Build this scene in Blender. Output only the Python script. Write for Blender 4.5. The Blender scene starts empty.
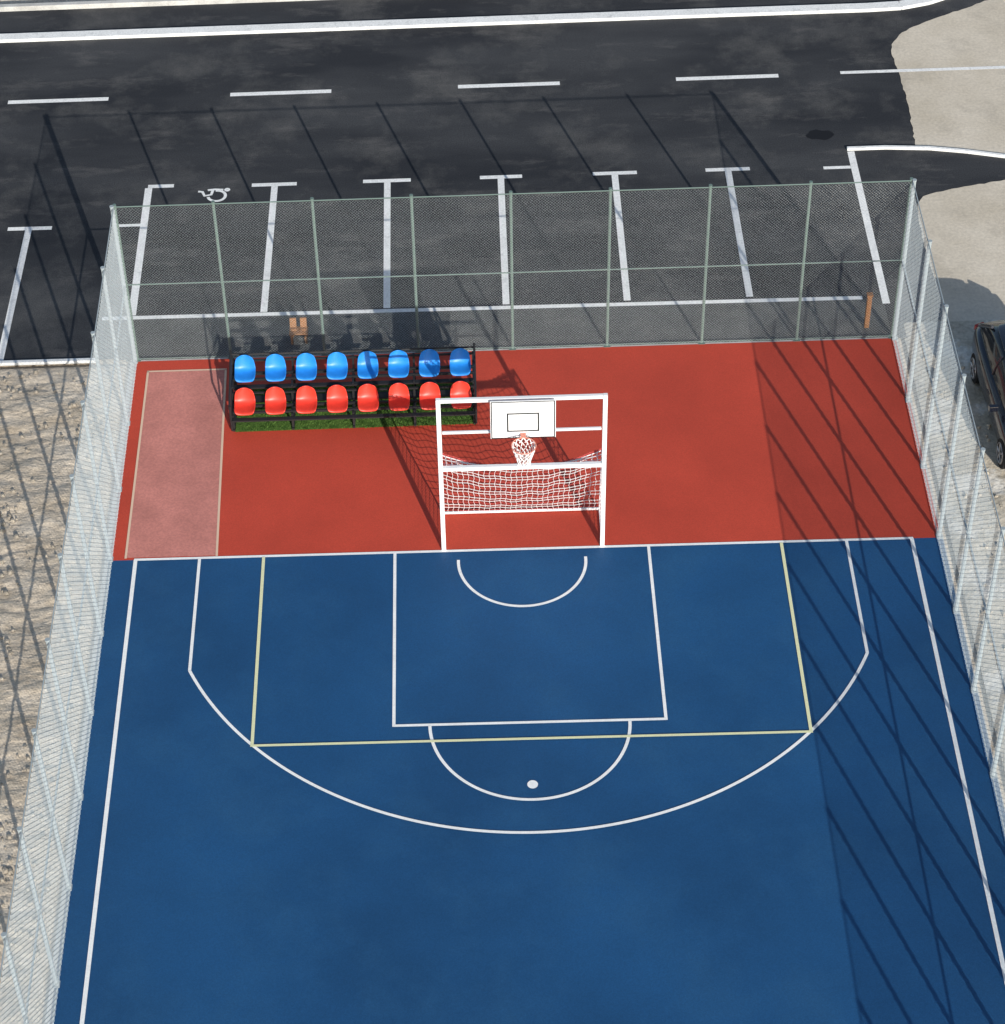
import bpy, bmesh, math, random
import numpy as np
from mathutils import Vector, Matrix
random.seed(7)
scene=bpy.context.scene
COL=scene.collection
# ------------------------------------------------------------------ helpers
def mat(name,col,rough=.7,spec=.3,metal=0,var=0,vscale=1.0,col2=None,fine=0,fscale=60,bump=0,bscale=20,bdist=.02,thr=(.35,.65),stretch=(1,1,1),patch=None,patch2=None,bdet=3):
    m=bpy.data.materials.new(name);m.use_nodes=True
    nt=m.node_tree;N=nt.nodes;L=nt.links
    b=N["Principled BSDF"]
    b.inputs["Roughness"].default_value=rough;b.inputs["Specular IOR Level"].default_value=spec;b.inputs["Metallic"].default_value=metal
    c=tuple(col)[:3]+(1,)
    b.inputs["Base Color"].default_value=c
    tc=N.new("ShaderNodeTexCoord");mp=N.new("ShaderNodeMapping");mp.inputs["Scale"].default_value=stretch
    L.new(tc.outputs["Object"],mp.inputs["Vector"])
    out=None
    def noise(sc,det=4,r=.6,raw=False):
        n=N.new("ShaderNodeTexNoise");n.inputs["Scale"].default_value=sc;n.inputs["Detail"].default_value=det;n.inputs["Roughness"].default_value=r
        L.new((tc.outputs["Object"] if raw else mp.outputs["Vector"]),n.inputs["Vector"]);return n.outputs["Fac"]
    if var or col2 is not None:
        c2=col2 if col2 is not None else tuple(min(1,x*(1+var)) for x in c[:3])
        c1=c if col2 is not None else tuple(x*(1-var) for x in c[:3])
        r=N.new("ShaderNodeValToRGB");r.color_ramp.elements[0].position=thr[0];r.color_ramp.elements[1].position=thr[1]
        r.color_ramp.elements[0].color=tuple(c1)[:3]+(1,);r.color_ramp.elements[1].color=tuple(c2)[:3]+(1,)
        L.new(noise(vscale),r.inputs["Fac"]);out=r.outputs["Color"]
    for pt in (patch,patch2):
        if not pt: continue
        pc,ps,lo,hi,am=pt[:5]
        mr=N.new("ShaderNodeMapRange");mr.inputs["From Min"].default_value=lo;mr.inputs["From Max"].default_value=hi
        mr.inputs["To Min"].default_value=0;mr.inputs["To Max"].default_value=am
        L.new(noise(ps,5,.68,len(pt)<6),mr.inputs["Value"])
        mx=N.new("ShaderNodeMix");mx.data_type='RGBA'
        L.new(mr.outputs["Result"],mx.inputs[0]);L.new(out,mx.inputs[6]);mx.inputs[7].default_value=tuple(pc)+(1,)
        out=mx.outputs[2]
    if fine:
        mr=N.new("ShaderNodeMapRange");mr.inputs["From Min"].default_value=.3;mr.inputs["From Max"].default_value=.7
        mr.inputs["To Min"].default_value=1-fine;mr.inputs["To Max"].default_value=1+fine
        L.new(noise(fscale,1,.7,True),mr.inputs["Value"])
        mx=N.new("ShaderNodeVectorMath");mx.operation='SCALE'
        if out: L.new(out,mx.inputs[0])
        else: mx.inputs[0].default_value=c[:3]
        L.new(mr.outputs["Result"],mx.inputs["Scale"]);out=mx.outputs["Vector"]
    if out: L.new(out,b.inputs["Base Color"])
    if bump:
        bp=N.new("ShaderNodeBump");bp.inputs["Strength"].default_value=bump;bp.inputs["Distance"].default_value=bdist
        L.new(noise(bscale,bdet,.65),bp.inputs["Height"]);L.new(bp.outputs["Normal"],b.inputs["Normal"])
    return m
def obj(name,me,m=None,parent=None,smooth=False):
    o=bpy.data.objects.new(name,me);COL.objects.link(o)
    if m:me.materials.append(m)
    if parent:o.parent=parent
    if smooth:
        for p in me.polygons:p.use_smooth=True
    return o
def empty(name,loc=(0,0,0),rz=0):
    e=bpy.data.objects.new(name,None);COL.objects.link(e);e.location=loc;e.rotation_euler[2]=rz;e.empty_display_size=.3
    return e
class MB:
    def __init__(s):s.v=[];s.f=[];s.mi=[]
    def box(s,c,sz,R=None,mi=0):
        n=len(s.v)
        for dx in(-.5,.5):
            for dy in(-.5,.5):
                for dz in(-.5,.5):
                    p=Vector((dx*sz[0],dy*sz[1],dz*sz[2]))
                    if R:p=R@p
                    s.v.append(tuple(p+Vector(c)))
        for q in[(0,1,3,2),(4,6,7,5),(0,4,5,1),(2,3,7,6),(0,2,6,4),(1,5,7,3)]:
            s.f.append(tuple(n+i for i in q));s.mi.append(mi)
    def tube(s,a,b,r,k=8,mi=0,cap=True,r2=None):
        a=Vector(a);b=Vector(b);d=(b-a).normalized()
        u=d.orthogonal().normalized();w=d.cross(u);n=len(s.v);r2=r if r2 is None else r2
        for P,rr in((a,r),(b,r2)):
            for i in range(k):
                t=2*math.pi*i/k;s.v.append(tuple(P+u*math.cos(t)*rr+w*math.sin(t)*rr))
        for i in range(k):
            j=(i+1)%k;s.f.append((n+i,n+j,n+k+j,n+k+i));s.mi.append(mi)
        if cap and k>3:
            s.f.append(tuple(n+i for i in range(k))[::-1]);s.f.append(tuple(n+k+i for i in range(k)));s.mi+= [mi,mi]
    def path(s,pts,r,k=6,mi=0):
        for a,b in zip(pts[:-1],pts[1:]):s.tube(a,b,r,k,mi)
    def poly(s,pts,z=None,mi=0):
        n=len(s.v)
        for p in pts:s.v.append((p[0],p[1],z if z is not None else p[2]))
        s.f.append(tuple(range(n,n+len(pts))));s.mi.append(mi)
    def grid(s,P,mi=0):
        r=len(P);c=len(P[0]);n=len(s.v)
        for row in P:
            for p in row:s.v.append(tuple(p))
        for i in range(r-1):
            for j in range(c-1):
                s.f.append((n+i*c+j,n+i*c+j+1,n+(i+1)*c+j+1,n+(i+1)*c+j));s.mi.append(mi)
    def ribbon(s,pts,w,z,mi=0):
        P=[]
        for i,p in enumerate(pts):
            a=Vector(pts[max(0,i-1)]);b=Vector(pts[min(len(pts)-1,i+1)])
            d=(b-a).normalized();n=Vector((-d.y,d.x))*w/2
            P.append([(p[0]-n.x,p[1]-n.y,z),(p[0]+n.x,p[1]+n.y,z)])
        s.grid(P,mi)
    def mesh(s,name):
        me=bpy.data.meshes.new(name);me.from_pydata(s.v,[],s.f);me.update();return me
    def make(s,name,mats,parent=None,smooth=False,bevel=0):
        me=s.mesh(name)
        if not isinstance(mats,(list,tuple)):mats=[mats]
        for m in mats:me.materials.append(m)
        me.polygons.foreach_set("material_index",s.mi)
        if not getattr(s,'flat',False):
            bm=bmesh.new();bm.from_mesh(me);bmesh.ops.recalc_face_normals(bm,faces=bm.faces[:]);bm.to_mesh(me);bm.free()
        o=obj(name,me,None,parent,smooth)
        if bevel:
            b=o.modifiers.new("bevel",'BEVEL');b.width=bevel;b.segments=2;b.limit_method='ANGLE'
        return o
def flat(name,m,fn,parent=None):
    b=MB();b.flat=True;fn(b)
    o=b.make(name,m,parent)
    me=o.data
    bm=bmesh.new();bm.from_mesh(me)
    for f in bm.faces:
        if f.normal.z<0:f.normal_flip()
    bm.to_mesh(me);bm.free();return o
def line(b,x0,y0,x1,y1,w,z,mi=0):
    b.ribbon([(x0,y0),(x1,y1)],w,z,mi)
def arc(cx,cy,r,a0,a1,n=64):
    return [(cx+r*math.cos(math.radians(a0+(a1-a0)*i/n)),cy+r*math.sin(math.radians(a0+(a1-a0)*i/n))) for i in range(n+1)]
# ------------------------------------------------------------------ materials
M_blue=mat("court_blue_acrylic",(.0130,.075,.192),.55,.3,var=.15,vscale=.22,fine=.12,fscale=45,patch=((.024,.100,.220),.5,.48,.75,.6))
M_red=mat("court_red_acrylic",(.50,.062,.034),.6,.3,var=.10,vscale=.35,fine=.10,fscale=45)
M_pink=mat("pink_faded_paint",(.53,.21,.175),.7,.2,var=.12,vscale=1.2,fine=.1,fscale=20)
M_white=mat("white_line_paint",(.86,.87,.86),.6,.3,var=.05,vscale=2,fine=.05,fscale=30)
M_yellow=mat("yellow_line_paint",(.74,.74,.46),.6,.3,fine=.08)
M_tan=mat("tan_line",(.72,.52,.38),.6,.3)
M_asph=mat("asphalt",(.024,.026,.031),.85,.25,col2=(.054,.056,.060),vscale=.30,fine=.28,fscale=35,bump=.4,bscale=90,bdist=.006,bdet=1,thr=(.38,.64),stretch=(.5,1.5,1),patch=((.16,.155,.145),.42,.50,.78,.6),patch2=((.18,.17,.16),.9,.56,.80,.55,1))
M_asph2=mat("asphalt_pavement",(.095,.097,.095),.85,.25,var=.15,vscale=1.5,fine=.2,fscale=35,patch=((.17,.165,.155),.8,.5,.75,.6))
M_sand=mat("sand",(.58,.475,.35),.95,.1,col2=(.76,.655,.52),vscale=.9,fine=.16,fscale=14,bump=.7,bscale=7,bdist=.06,bdet=4,stretch=(.8,1.5,1))
M_conc=mat("dusty_concrete",(.55,.485,.385),.9,.15,col2=(.68,.61,.505),vscale=.45,fine=.08,fscale=14,bump=.3,bscale=12,bdist=.02,patch=((.38,.34,.28),.8,.52,.75,.6))
M_conc2=mat("dusty_ground",(.44,.39,.31),.92,.12,col2=(.64,.58,.475),vscale=.8,fine=.15,fscale=12,bump=.6,bscale=6,bdist=.06,patch=((.78,.76,.71),1.0,.52,.62,.7))
M_kerb=mat("concrete_kerb",(.52,.51,.48),.85,.2,var=.15,vscale=3,fine=.1,fscale=40)
M_roadwhite=mat("road_white_paint",(.82,.82,.80),.7,.2,var=.05,vscale=2,fine=.10,fscale=22,patch=((.42,.42,.42),5,.55,.75,.6))
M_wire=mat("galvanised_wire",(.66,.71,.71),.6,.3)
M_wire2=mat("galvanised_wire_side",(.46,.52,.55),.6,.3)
M_post=mat("green_powder_coat",(.13,.19,.17),.45,.5)
M_postg=mat("galvanised_post",(.33,.38,.40),.45,.5)
M_goal=mat("white_powder_coat",(.84,.84,.84),.4,.5,var=.03,vscale=5)
M_black=mat("black_steel",(.018,.018,.02),.5,.4)
M_seatb=mat("blue_plastic",(.02,.24,.70),.4,.45,var=.08,vscale=6)
M_seatr=mat("red_plastic",(.70,.05,.03),.4,.45,var=.08,vscale=6)
M_turf=mat("artificial_turf",(.045,.10,.02),.9,.1,col2=(.10,.18,.04),vscale=9,fine=.35,fscale=60)
M_wood=mat("weathered_wood",(.30,.15,.07),.7,.2,var=.3,vscale=8,stretch=(1,1,6))
M_orange=mat("orange_rim_paint",(.72,.28,.20),.4,.4)
M_cord=mat("white_cord",(.82,.79,.78),.8,.1)
M_cordp=mat("pink_cord",(.80,.66,.62),.8,.1)
M_cordr=mat("red_cord",(.55,.09,.08),.8,.1)
M_blk=mat("black_paint",(.015,.015,.015),.5,.3)
M_stone=mat("pebble_stone",(.42,.37,.30),.9,.2,var=.3,vscale=1.5)

# ------------------------------------------------------------------ ground
from mathutils import noise as nz
GZ=-.10
flat("ground",M_sand,lambda b:b.poly([(-300,-300),(300,-300),(300,300),(-300,300)],GZ))
def terrain(name,x0,x1,y0,y1,step,amp,m,seed,base=-.03,sx=1,sy=1):
    nx=int((x1-x0)/step);ny=int((y1-y0)/step)
    P=[]
    for j in range(ny+1):
        row=[]
        for i in range(nx+1):
            x=x0+(x1-x0)*i/nx;y=y0+(y1-y0)*j/ny
            v=Vector((x*sx+seed,y*sy,seed))
            h=nz.fractal(v*1.1,1.0,2.1,5)*.5+abs(nz.noise(v*3.1))*.45+abs(nz.noise(v*6.3+Vector((3,9,1))))*.30
            edge=min(1,(x-x0)/.4,(x1-x)/.4,(y-y0)/.4,(y1-y)/.4)
            row.append((x,y,base+amp*h*max(0,edge)-(0 if edge>0.02 else .03)))
        P.append(row)
    b=MB();b.flat=True;b.grid(P);return b.make(name,m,None,True)
terrain("sand_ground",-16,-8.22,-16,6.0,.06,.115,M_sand,3.3,sx=.6,sy=1.3)
def pebbles(name,n,x0,x1,y0,y1,z,smax):
    b=MB();b.flat=True
    for _ in range(n):
        x=random.uniform(x0,x1);y=random.uniform(y0,y1)
        if nz.noise(Vector((x*.5,y*.5,4)))<random.uniform(-.3,.3): continue
        s=smax*random.uniform(.25,1)**2+.008;k=len(b.v);a=random.uniform(0,6.28)
        pts=[(math.cos(a+i*1.2566)*s*random.uniform(.7,1.2),math.sin(a+i*1.2566)*s*random.uniform(.7,1.2)) for i in range(5)]
        for p in pts:b.v.append((x+p[0],y+p[1],z-.02))
        for p in pts:b.v.append((x+p[0]*.6,y+p[1]*.6,z+s*.7))
        for i in range(5):
            j=(i+1)%5;b.f.append((k+i,k+j,k+5+j,k+5+i));b.mi.append(0)
        b.f.append(tuple(k+5+i for i in range(5)));b.mi.append(0)
    b.make(name,M_stone)
pebbles("pebbles",3200,-14,-8.35,-14,5.8,.015,.055)
pebbles("pebbles",1600,8.4,13,-14,5.8,.035,.045)
def jit(pts,step=.25,a=.05):
    out=[]
    n=len(pts)
    for i in range(n):
        p=Vector(pts[i][:2]);q=Vector(pts[(i+1)%n][:2]);L=(q-p).length
        k=max(1,int(L/step)) if L<12 else 1
        for t in range(k):
            r=p.lerp(q,t/k)
            if t and a:r+=Vector((random.uniform(-a,a),random.uniform(-a,a)))
            out.append((r.x,r.y))
    return out
flat("asphalt_road",M_asph,lambda b:b.poly([(-80,6.15),(-8.2,6.15),(-8.2,6.05),(60,6.05),(60,20.15),(-80,20.15)],0))
flat("asphalt_pavement",M_asph2,lambda b:b.poly([(-8.35,6.10),(8.0,6.10),(7.98,7.42),(-8.35,7.46)],.004))
flat("concrete_apron",M_conc,lambda b:b.poly(jit([(9.50,12.92),(9.54,13.8),(9.58,14.6),(9.57,15.4),(9.54,16.2),(9.50,16.8),(9.56,17.2),(9.8,17.6),(10.2,17.95),(10.8,18.3),(11.5,18.65),(12.1,19.0),(14,19.9),(60,20.1),(60,10.8),(14,11.7),(11.45,12.48),(10.6,12.7)],.12,.022),.006))
flat("concrete_pavement",M_conc,lambda b:b.poly(jit([(9.12,5.6),(9.2,7.3),(9.15,8.4),(9.13,9.4),(9.16,10.2),(9.22,10.7),(9.38,10.98),(9.7,11.12),(10.2,11.25),(11.3,11.5),(60,10.0),(60,5.6)],.12,.022),.010))
terrain("dusty_ground",8.25,20,-16,6.6,.09,.055,M_conc2,9.1,base=.015)
b=MB();b.box((-20.4,6.10,.02),(23.2,.10,.08));b.make("kerb",M_roadwhite,bevel=.015)
b=MB()
pts=[(-80,18.82),(-12,18.82),(0,18.83),(6,18.83),(9.2,18.82),(10.0,18.86),(10.7,19.05),(11.4,19.4),(12.3,19.95)]
for a,c in zip(pts[:-1],pts[1:]):
    a=Vector((*a,.045));c=Vector((*c,.045));d=c-a
    b.box((a+c)/2,(d.length+.02,.30,.09),Matrix.Rotation(math.atan2(d.y,d.x),3,'Z'))
b.make("kerb",M_roadwhite,bevel=.012)
b=MB();b.box((-20,20.22,.05),(110,.16,.16));b.make("kerb",M_kerb,bevel=.015)
def roadmarks(b):
    z=.006
    for x0 in (-11.92,-6.51,-1.0,4.24,-17.4,-22.8): line(b,x0,16.01,x0+2.45,16.01,.15,z)
    line(b,8.17,16.04,12.3,16.03,.12,.010)
    tops=[(-5.81,-4.77,-5.28,-5.33),(-3.24,-2.14,-2.68,-2.66),(-.55,.42,-.07,-.08),(2.04,3.05,2.54,2.53),(4.62,5.63,5.13,5.16)]
    for a,c,xt,xb in tops:
        line(b,a,12.26,c,12.26,.13,z)
        line(b,xt,12.20,xb,7.58,.15,z)
    line(b,-8.22,12.34,-7.62,12.34,.13,z);line(b,-8.20,12.28,-8.20,7.60,.17,z)
    line(b,-8.80,10.87,-8.285,10.87,.10,z)
    line(b,-11.31,10.88,-10.30,10.87,.13,z);line(b,-10.83,10.81,-10.92,6.20,.15,z)
    line(b,-14.0,10.88,-13.0,10.87,.13,z);line(b,-13.5,10.81,-13.6,6.20,.15,z)
    line(b,7.30,12.19,7.92,12.19,.11,z)
    line(b,8.0,12.80,8.03,7.2,.16,z)
    line(b,-8.85,7.52,7.55,7.42,.12,z+.004)
flat("road_markings",M_roadwhite,roadmarks)
b=MB()
pts=[(7.93,12.88),(8.8,12.88),(9.8,12.79),(10.6,12.62),(11.45,12.38),(12.6,11.95),(14,11.4)]
for a,c in zip(pts[:-1],pts[1:]):
    a=Vector((*a,.03));c=Vector((*c,.03));d=c-a
    b.box((a+c)/2,(d.length+.02,.09,.07),Matrix.Rotation(math.atan2(d.y,d.x),3,'Z'))
b.make("kerb",M_roadwhite,bevel=.012)
def wc(b):
    z=.006;cx,cy=-6.68,11.92;w=.07
    def T(p):return (cx+p[0],cy+p[1])
    b.ribbon([T(p) for p in arc(.08,-.03,.20,-170,100,24)],w,z)
    b.ribbon([T(p) for p in [(.22,.20),(.02,.22),(-.14,.20)]],w,z+.001)
    b.ribbon([T(p) for p in [(-.02,.20),(-.05,.02),(-.20,-.02),(-.26,.14),(-.36,.16)]],w,z+.002)
    b.poly([T(p) for p in arc(.31,.19,.07,0,350,16)],z+.004)
flat("disabled_parking_symbol",M_roadwhite,wc)
M_darkpatch=mat("dark_road_patch",(.008,.008,.010),.7,.3)
flat("dark_road_patch",M_darkpatch,lambda b:b.poly([(7.38+random.uniform(.24,.36)*math.cos(t/14*6.283),13.5+random.uniform(.16,.24)*math.sin(t/14*6.283)) for t in range(14)],.003))  # irregular near-black patch laid flat on the asphalt

# ------------------------------------------------------------------ court
YEND=-33.97
b=MB();b.box((0.0,(6.03+YEND)/2,-.045),(16.22,6.03-YEND+.1,.10));b.make("court_slab",M_kerb)
flat("court_blue_surface",M_blue,lambda b:b.poly([(-8.03,YEND),(8.09,YEND),(8.09,0),(-8.03,0)],.010))
flat("court_red_surface",M_red,lambda b:b.poly([(-8.0,0),(8.06,0),(8.06,6.03),(-8.0,6.03)],.010))
flat("pink_court_panel",M_pink,lambda b:b.poly([(-7.70,.06),(-5.92,.06),(-6.05,5.66),(-7.70,5.66)],.014))
def tanl(b):
    for a,c in[((-7.70,.04),(-7.70,5.68)),((-7.72,5.68),(-6.03,5.68)),((-6.05,5.68),(-5.92,.04))]:
        line(b,*a,*c,.045,.018)
flat("tan_border_line",M_tan,tanl)
def court_white(b):
    z=.018;w=.058
    line(b,-7.53,0,7.53,0,.06,z)
    for x in(-7.5,7.5): line(b,x,0,x,YEND+.2,.075,z+.001)
    for s in (-1,1):
        line(b,6.25*s,-.03,6.25*s,-2.985,w,z)
        line(b,2.45*s,-.03,2.45*s,-4.50,w,z)
    line(b,-2.45,-4.475,2.45,-4.475,w,z+.002)
    R=6.864;c=-.148;a=math.degrees(math.acos(6.25/R))
    b.ribbon(arc(0,c,R,-a,-180+a,120),w,z+.003)
    b.ribbon(arc(0,-4.475,1.8,-1,-179,64),w,z+.001)
    b.ribbon(arc(0,-.32,1.225,3,-183,48),w,z)
    b.poly(arc(0,-5.93,.095,0,345,24)[:-1],z)
    line(b,-7.5,-14,7.5,-14,w,z+.002)
    b.ribbon(arc(0,-14,1.8,0,360,64),w,z)
flat("court_white_line_markings",M_white,court_white)
def court_yel(b):
    z=.024
    for s in(-1,1): line(b,5*s,-.03,5*s,-4.87,.06,z)
    line(b,-5.03,-4.87,5.03,-4.87,.055,z+.002)
flat("court_yellow_line_markings",M_yellow,court_yel)

# ------------------------------------------------------------------ fence
H=4.04
def net_mesh(W,name,sp,r,m,seg):
    b=MB();z0=.04;z1=H-.02
    def strand(sgn):
        lo=-z1 if sgn>0 else z0
        hi=W-z0 if sgn>0 else W+z1
        c=math.ceil(lo/sp)*sp
        while c<hi:
            if sgn>0: a=max(z0,-c);e=min(z1,W-c);f=lambda z:c+z
            else: a=max(z0,c-W);e=min(z1,c);f=lambda z:c-z
            if e-a>.01:
                n=max(1,int((e-a)/seg))
                for i in range(n):
                    za=a+(e-a)*i/n;zb=a+(e-a)*(i+1)/n
                    b.tube((f(za),.0018*sgn,za),(f(zb),.0018*sgn,zb),r,3,0,False)
            c+=sp
    strand(1);strand(-1)
    me=b.mesh(name);me.materials.append(m);return me
NETB=net_mesh(2.0,"net_panel_back",.066,.0009,M_wire,.2)
NETS=net_mesh(2.0,"net_panel_side",.11,.0036,M_wire2,.2)
def fence(p0,ang,nb,W,net,postm,rp,name="chain_link_fence"):
    e=empty(name,(p0[0],p0[1],0),ang)
    for i in range(nb):
        o=bpy.data.objects.new("net_panel",net);COL.objects.link(o);o.parent=e;o.location=(i*W,0,0);o.scale=(W/2.0,1,1)
    b=MB()
    for i in range(nb+1):
        b.tube((i*W,.05,0),(i*W,.05,H),rp,8)
        b.tube((i*W,.05,H),(i*W,.05,H+.03),rp+.006,8)
        b.box((i*W,.05,.012),(.14,.12,.014))
    b.make("posts",postm,e,False)
    b=MB()
    for z,r in((H-.01,.013),(2.05,.014 if rp<.035 else .022),(.06,.010)):
        b.tube((0,.02,z),(nb*W,.02,z),r,6)
    b.make("rails",postm,e,False)
    return e
XL,XR=-7.95,7.98
fence((XL,6.03),0,8,(XR-XL)/8,NETB,M_post,.031)
fence((XR,6.03),-math.pi/2,20,2.0,NETS,M_postg,.038)
fence((XL,6.03-40),math.pi/2,20,2.0,NETS,M_postg,.038)
fence((XR,6.03-40),math.pi,8,(XR-XL)/8,NETB,M_post,.031)

# ------------------------------------------------------------------ goal + basket
g=empty("football_goal_with_basketball_hoop",(0.03,.05,.01))
b=MB()
for x in(-1.53,1.53):
    b.box((x,0,1.92),(.085,.085,3.84))
b.box((0,0,3.80),(3.06-.086,.075,.075))
b.box((0,0,2.12),(3.06-.086,.085,.085))
b.box((-.95,0,3.02),(1.05,.05,.05));b.box((1.02,0,3.02),(.90,.05,.05))
b.box((0,-.0,3.02),(.85,.04,.04))
b.make("frame",M_goal,g,bevel=.008)
b=MB()
for x in(-1.53,1.53):
    b.path([(x,.04,2.12),(x,.45,2.12),(x,.98,.05),(x,.04,.05)],.018,8)
b.tube((-1.53,.98,.05),(1.53,.98,.05),.028,8)
b.make("net_support_frame",M_goal,g)
def netpt(u,v):
    s=1-u*u
    ty=.45-.36*s;tz=2.12-.10*s
    if v<.15:
        t=v/.15;return Vector((1.53*u,.03+(ty-.03)*t,2.10+(tz-2.10)*t))
    t=(v-.15)/.85
    return Vector((1.53*u+.015*math.sin(v*40+u*3),ty+(.97-ty)*t-.05*math.sin(math.pi*t)*s+.01*math.sin(u*23+v*9),tz+(.05-tz)*t+.015*math.sin(u*17)*math.sin(math.pi*t)))
bw=MB();br=MB()
nu=30;nv=22
for i in range(nu+1):
    u=-1+2*i/nu
    bw.path([netpt(u,j/nv) for j in range(nv+1)],.0055,4)
for j in range(nv+1):
    (br if j%3==0 else bw).path([netpt(-1+2*i/nu,j/nv) for i in range(nu+1)],.0055,4)
for sx in(-1,1):
    for k in range(1,10):
        y=k*.098
        zt=2.1 if y<.45 else 2.1-(y-.45)/.53*2.05
        bw.tube((1.53*sx,y,.05),(1.53*sx,y,zt),.005,4)
    for k in range(1,20):
        z=.05+k*.105
        ye=.45+(2.12-z)/2.07*.53
        (br if k%3==0 else bw).tube((1.53*sx,.03,z),(1.53*sx,ye,z),.005,4)
br.path([netpt(-1+2*i/nu,.15)+Vector((0,0,.01)) for i in range(nu+1)],.008,5)
bw.path([netpt(-1+2*i/nu,.15)+Vector((0,-.02,-.02)) for i in range(nu+1)],.016,5)
for i in range(0,nu):
    q=netpt(-1+2*(i+.5)/nu,.15);br.tube(q+Vector((0,0,.03)),q+Vector((0,-.02,-.07)),.012,5)
bw.make("net_white",M_cord,g);br.make("net_red",M_cordr,g)
b=MB()
bx=.02;by=-.14
b.box((bx,by,3.42),(1.20,.03,.90));b.make("backboard",M_goal,g,bevel=.005)
b=MB()
def fr(w,h,cz,t,y):
    b.box((bx,y,cz+h/2),(w,.006,t));b.box((bx,y,cz-h/2),(w,.006,t))
    b.box((bx-w/2+t/2,y,cz),(t,.006,h-t));b.box((bx+w/2-t/2,y,cz),(t,.006,h-t))
fr(1.17,.87,3.42,.018,by-.018);fr(.59,.42,3.36,.026,by-.018)
b.make("backboard_lines",M_blk,g)
b=MB();b.box((bx-.2,-.075,3.30),(.05,.09,.5));b.box((bx+.2,-.075,3.30),(.05,.09,.5))
b.make("backboard_brackets",M_postg,g)
b=MB();n=28;rc=Vector((bx,by-.15-.225,3.10))
b.path([rc+Vector((.225*math.cos(2*math.pi*i/n),.225*math.sin(2*math.pi*i/n),0)) for i in range(n+1)],.010,6)
b.box((bx,by-.085,3.09),(.10,.14,.02));b.box((bx,by-.02,3.06),(.10,.02,.06))
b.make("rim",M_orange,g)
b=MB();b2=MB()
def np_(i,j):
    t=j/5;r=.225-(.225-.12)*min(1,t*1.3);a=2*math.pi*i/24+(math.pi/24)*j
    return rc+Vector((r*math.cos(a),r*math.sin(a),-.46*t))
for i in range(0,24,2):
    for j in range(5):
        b.tube(np_(i,j),np_(i+1,j+1) if j%2==0 else np_(i,j+1),.011,4)
        (b2 if j%2 else b).tube(np_(i,j),np_(i-2,j+1),.011,4)
b.make("hoop_net",M_cord,g);b2.make("hoop_net_loops",M_cordp,g)

# ------------------------------------------------------------------ bleachers
def seat_mesh(name,m):
    prof=[(-.205,-.035,.33),(-.20,.0,.39),(-.14,.012,.42),(-.03,-.004,.43),(.08,.0,.43),(.15,.03,.43),(.19,.10,.42),(.215,.19,.40),(.235,.27,.36),(.243,.31,.29),(.247,.33,.18)]
    P=[]
    for k,(y,z,w) in enumerate(prof):
        row=[]
        back=max(0,min(1,(k-4)/3))
        for i in range(11):
            s=-1+i/5
            row.append((s*w/2,y-.06*back*s*s,z+.055*(1-back)*abs(s)**3*(1 if k>0 else .3)))
        P.append(row)
    b=MB();b.flat=True;b.grid(P);me=b.mesh(name);me.materials.append(m)
    for p in me.polygons:p.use_smooth=True
    return me
SB=seat_mesh("seat_blue",M_seatb);SR=seat_mesh("seat_red",M_seatr)
bl=empty("bleacher_seating",(-3.30,3.90,.02))
rows=[(SR,0.0,.44),(SB,.66,.76)]
for me,y,z in rows:
    for i in range(8):
        o=bpy.data.objects.new("seat",me);COL.objects.link(o);o.parent=bl
        o.location=(-2.22+i*.632,y,z);o.rotation_euler[2]=random.uniform(-.05,.05)
        s=o.modifiers.new("s",'SOLIDIFY');s.thickness=.018;s=o.modifiers.new("b",'SUBSURF');s.levels=1;s.render_levels=1
b=MB()
for me,y,z in rows:
    b.box((0,y-.08,z-.055),(4.95,.045,.05));b.box((0,y+.12,z-.055),(4.95,.045,.05))
    b.box((0,y+.30,z+.14),(4.95,.04,.04));b.box((0,y-.26,z-.10),(4.95,.10,.03))
    for i in range(8):
        b.box((-2.22+i*.632,y+.02,z-.025),(.20,.24,.025))
for x in (-2.47,-1.25,0,1.25,2.47):
    b.box((x,-.16,.20),(.045,.045,.38));b.box((x,.30,.29),(.045,.045,.58))
    b.box((x,.98,.48),(.045,.045,.90))
    b.box((x,.40,.02),(.05,1.25,.04))
    b.box((x,.06,.365),(.04,.5,.04));b.box((x,.66,.685),(.04,.62,.04))
for x in(-2.50,2.50):
    b.path([(x,-.24,.05),(x,-.24,.70),(x,.35,.92),(x,.98,1.15),(x,.98,.1)],.024,8)
    b.path([(x,-.24,.4),(x,.98,.78)],.020,8)
    b.path([(x,-.24,.05),(x,.98,.78)],.018,8)
b.tube((-2.5,.98,1.05),(2.5,.98,1.05),.02,8);b.tube((-2.5,.98,.5),(2.5,.98,.5),.018,8)
b.make("steel_frame",M_black,bl)
b=MB()
b.box((0,.38,.34),(4.9,.20,.025));b.make("foot_board",M_black,bl)
def turf(b):
    b.poly([(-5.74,3.66),(-.80,3.70),(-.80,5.0),(-5.74,5.0)],.020)
tf=flat("grass_strip",M_turf,turf)
b=MB();b.flat=True
for i in range(9000):
    x=random.uniform(-5.74,-.80);y=random.uniform(3.66,4.98);h=random.uniform(.015,.04);a=random.uniform(0,6.28);w=.008
    dx,dy=math.cos(a)*w,math.sin(a)*w;lx,ly=random.uniform(-.02,.02),random.uniform(-.02,.02)
    n=len(b.v);b.v+=[(x-dx,y-dy,.02),(x+dx,y+dy,.02),(x+lx,y+ly,.02+h)];b.f.append((n,n+1,n+2));b.mi.append(0)
b.make("grass_blades",M_turf,tf)
e=empty("wooden_bench",(-4.52,6.62,.0))
b=MB()
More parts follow.
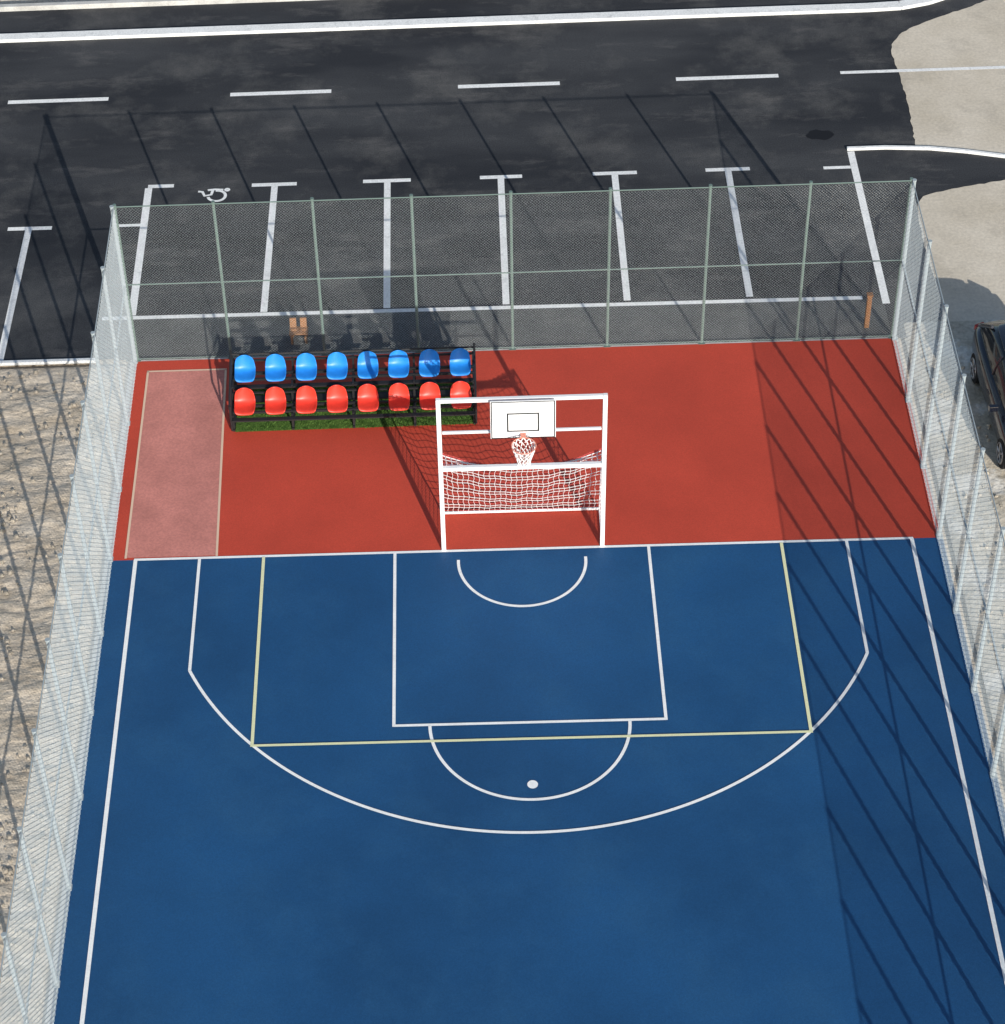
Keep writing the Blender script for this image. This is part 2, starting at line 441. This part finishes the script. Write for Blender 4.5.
for k,x in enumerate((-.11,.11)):
    b.box((x,0,.36),(.14,.05,.40),Matrix.Rotation(-.2,3,'X'))
for x in(-.15,.15):
    for y in (-.15,.1): b.box((x,y,.12),(.05,.05,.24))
b.box((0,-.03,.255),(.40,.28,.03))
b.make("boards",M_wood,e,bevel=.005)
b=MB();b.box((7.50,6.45,.42),(.10,.10,.84));b.box((7.50,6.45,.86),(.13,.13,.04));b.make("wooden_post",M_wood,bevel=.01)

# ------------------------------------------------------------------ car (front toward -Y)
M_paint=mat("black_car_paint",(.008,.010,.018),.2,.5)
M_paint.node_tree.nodes["Principled BSDF"].inputs["Coat Weight"].default_value=.6
M_glass=mat("dark_car_glass",(.015,.02,.025),.08,.5)
M_tyre=mat("tyre_rubber",(.02,.02,.02),.85,.2)
M_alloy=mat("alloy_wheel",(.35,.35,.37),.3,.5,metal=.8)
M_lamp=mat("car_lamp",(.4,.4,.4),.1,.8);M_tail=mat("tail_lamp",(.35,.02,.02),.2,.6)
def car(loc,rz):
    e=empty("parked_car",loc,rz)
    S=[(-2.10,.62,.34,.55,.60),(-2.02,.76,.26,.62,.70),(-1.75,.85,.20,.70,.80),(-1.2,.89,.18,.78,.90),(-.7,.90,.18,.84,.96),(0,.90,.18,.86,.95),(.8,.90,.18,.88,.96),(1.4,.89,.18,.90,.99),(1.85,.85,.22,.90,1.0),(2.06,.76,.30,.84,.95),(2.12,.62,.38,.75,.85)]
    P=[]
    for y,w,zl,zs,zt in S:
        row=[(-w*.80,y,zl),(-w*.96,y,zl+.06),(-w,y,(zl+zs)/2),(-w*.985,y,zs-.06),(-w*.93,y,zs+.02),(-w*.70,y,zt-.02),(-w*.35,y,zt),(0,y,zt+.01)]
        row+= [(-p[0],p[1],p[2]) for p in row[-2::-1]]
        P.append(row)
    b=MB();b.grid(P);n=len(P[0]);b.f.append(tuple(range(n)));b.mi.append(0)
    k=(len(P)-1)*n;b.f.append(tuple(range(k,k+n)));b.mi.append(0)
    o=b.make("body",M_paint,e,True);s=o.modifiers.new("s",'SUBSURF');s.levels=1;s.render_levels=2
    G=[(-1.0,.74,.93,.93),(-.72,.75,.94,1.10),(-.30,.76,.94,1.34),(.1,.76,.94,1.42),(.7,.76,.95,1.44),(1.3,.75,.96,1.38),(1.7,.73,.97,1.20),(1.93,.70,.97,.99)]
    P=[]
    for y,w,zb,zt in G:
        k=(zt-zb)/.5
        row=[(-w,y,zb-.02),(-w+.03*k,y,zb+(zt-zb)*.35),(-w+.10*k,y,zb+(zt-zb)*.8),(-w+.17*k,y,zt-.01),(-w*.4,y,zt+.02*k),(0,y,zt+.03*k)]
        row+=[(-p[0],p[1],p[2]) for p in row[-2::-1]];P.append(row)
    b=MB();b.grid(P);o=b.make("cabin_glass",M_glass,e,True);s=o.modifiers.new("s",'SUBSURF');s.levels=1;s.render_levels=2
    Rr=[(-.22,.55,1.385),(.1,.58,1.438),(.7,.58,1.458),(1.2,.56,1.42),(1.38,.53,1.385)]
    P=[[(-w,y,z-.02),(-w*.5,y,z+.02),(0,y,z+.032),(w*.5,y,z+.02),(w,y,z-.02)] for y,w,z in Rr]
    b=MB();b.grid(P);o=b.make("roof",M_paint,e,True);s=o.modifiers.new("so",'SOLIDIFY');s.thickness=.03;s.offset=1;s=o.modifiers.new("s",'SUBSURF');s.render_levels=2
    b=MB()
    for sx in(-1,1):
        b.path([(sx*.74,-.98,.95),(sx*.66,-.25,1.36)],.03,6);b.path([(sx*.765,.35,.95),(sx*.635,.35,1.42)],.03,6)
        b.path([(sx*.72,1.86,.99),(sx*.62,1.32,1.37)],.045,6)
        b.box((sx*.98,-.72,1.0),(.18,.10,.12));b.box((sx*.905,.0,.80),(.02,.16,.025));b.box((sx*.905,.9,.82),(.02,.16,.025))
    b.make("pillars_and_mirrors",M_paint,e,bevel=.01)
    for yy in(-1.3,1.3):
        for sx in(-1,1):
            b=MB();b.tube((sx*.68,yy,.32),(sx*.885,yy,.32),.32,28);b.make("tyre",M_tyre,e,bevel=.03)
            b=MB();b.tube((sx*.87,yy,.32),(sx*.892,yy,.32),.06,16)
            for q in range(5):
                t=q*2*math.pi/5;b.tube((sx*.888,yy,.32),(sx*.888,yy+.2*math.cos(t),.32+.2*math.sin(t)),.022,6)
            for q in range(24):
                t=q*math.pi/12;t2=t+math.pi/12
                b.tube((sx*.888,yy+.21*math.cos(t),.32+.21*math.sin(t)),(sx*.888,yy+.21*math.cos(t2),.32+.21*math.sin(t2)),.015,6)
            b.make("wheel_rim",M_alloy,e)
    b=MB()
    for sx in(-1,1): b.box((sx*.62,-1.99,.64),(.28,.14,.10),Matrix.Rotation(sx*.35,3,'Z'))
    b.make("headlamps",M_lamp,e,bevel=.02)
    b=MB()
    for sx in(-1,1): b.box((sx*.66,2.04,.80),(.22,.10,.14),Matrix.Rotation(-sx*.4,3,'Z'))
    b.make("tail_lamps",M_tail,e,bevel=.02)
    return e
car((10.33,3.32,.02),math.radians(2))

# ------------------------------------------------------------------ camera
P9=[-0.87321,-33.60788,32.86132,0.76707,-0.04811,-0.06163,2425.89869,391.89501,537.36418]
C=Vector(P9[:3]);pit,yaw,rol,f,px,py=P9[3:]
fw=Vector((math.sin(yaw)*math.cos(pit),math.cos(yaw)*math.cos(pit),-math.sin(pit)))
rt=Vector((math.cos(yaw),-math.sin(yaw),0));up=rt.cross(fw)
r2=rt*math.cos(rol)+up*math.sin(rol);u2=-rt*math.sin(rol)+up*math.cos(rol)
cam=bpy.data.cameras.new("camera");co=bpy.data.objects.new("camera",cam);COL.objects.link(co)
co.matrix_world=Matrix(((r2.x,u2.x,-fw.x,C.x),(r2.y,u2.y,-fw.y,C.y),(r2.z,u2.z,-fw.z,C.z),(0,0,0,1)))
cam.sensor_fit='VERTICAL';cam.sensor_height=24;cam.lens=f*24/1024
cam.shift_x=(502.5-px)/1024;cam.shift_y=(py-512)/1024;cam.clip_end=1500;cam.clip_start=.5
scene.camera=co
# ------------------------------------------------------------------ light
D=Vector((-2.95,9.3,-4.04)).normalized()
sun=bpy.data.lights.new("sun",'SUN');sun.energy=5.0;sun.angle=math.radians(.3);sun.color=(1,.96,.89)
so=bpy.data.objects.new("sun",sun);COL.objects.link(so);so.rotation_euler=D.to_track_quat('-Z','Y').to_euler();so.location=(10,-20,30)
w=bpy.data.worlds.new("World");scene.world=w;w.use_nodes=True
nt=w.node_tree;bg=nt.nodes["Background"]
sky=nt.nodes.new("ShaderNodeTexSky");sky.sky_type='NISHITA';sky.sun_disc=False
sky.sun_elevation=math.asin(-D.z);sky.sun_rotation=math.atan2(-D.x,-D.y)
nt.links.new(sky.outputs["Color"],bg.inputs["Color"]);bg.inputs["Strength"].default_value=.12
scene.view_settings.view_transform='Standard';scene.view_settings.look='None';scene.view_settings.exposure=0
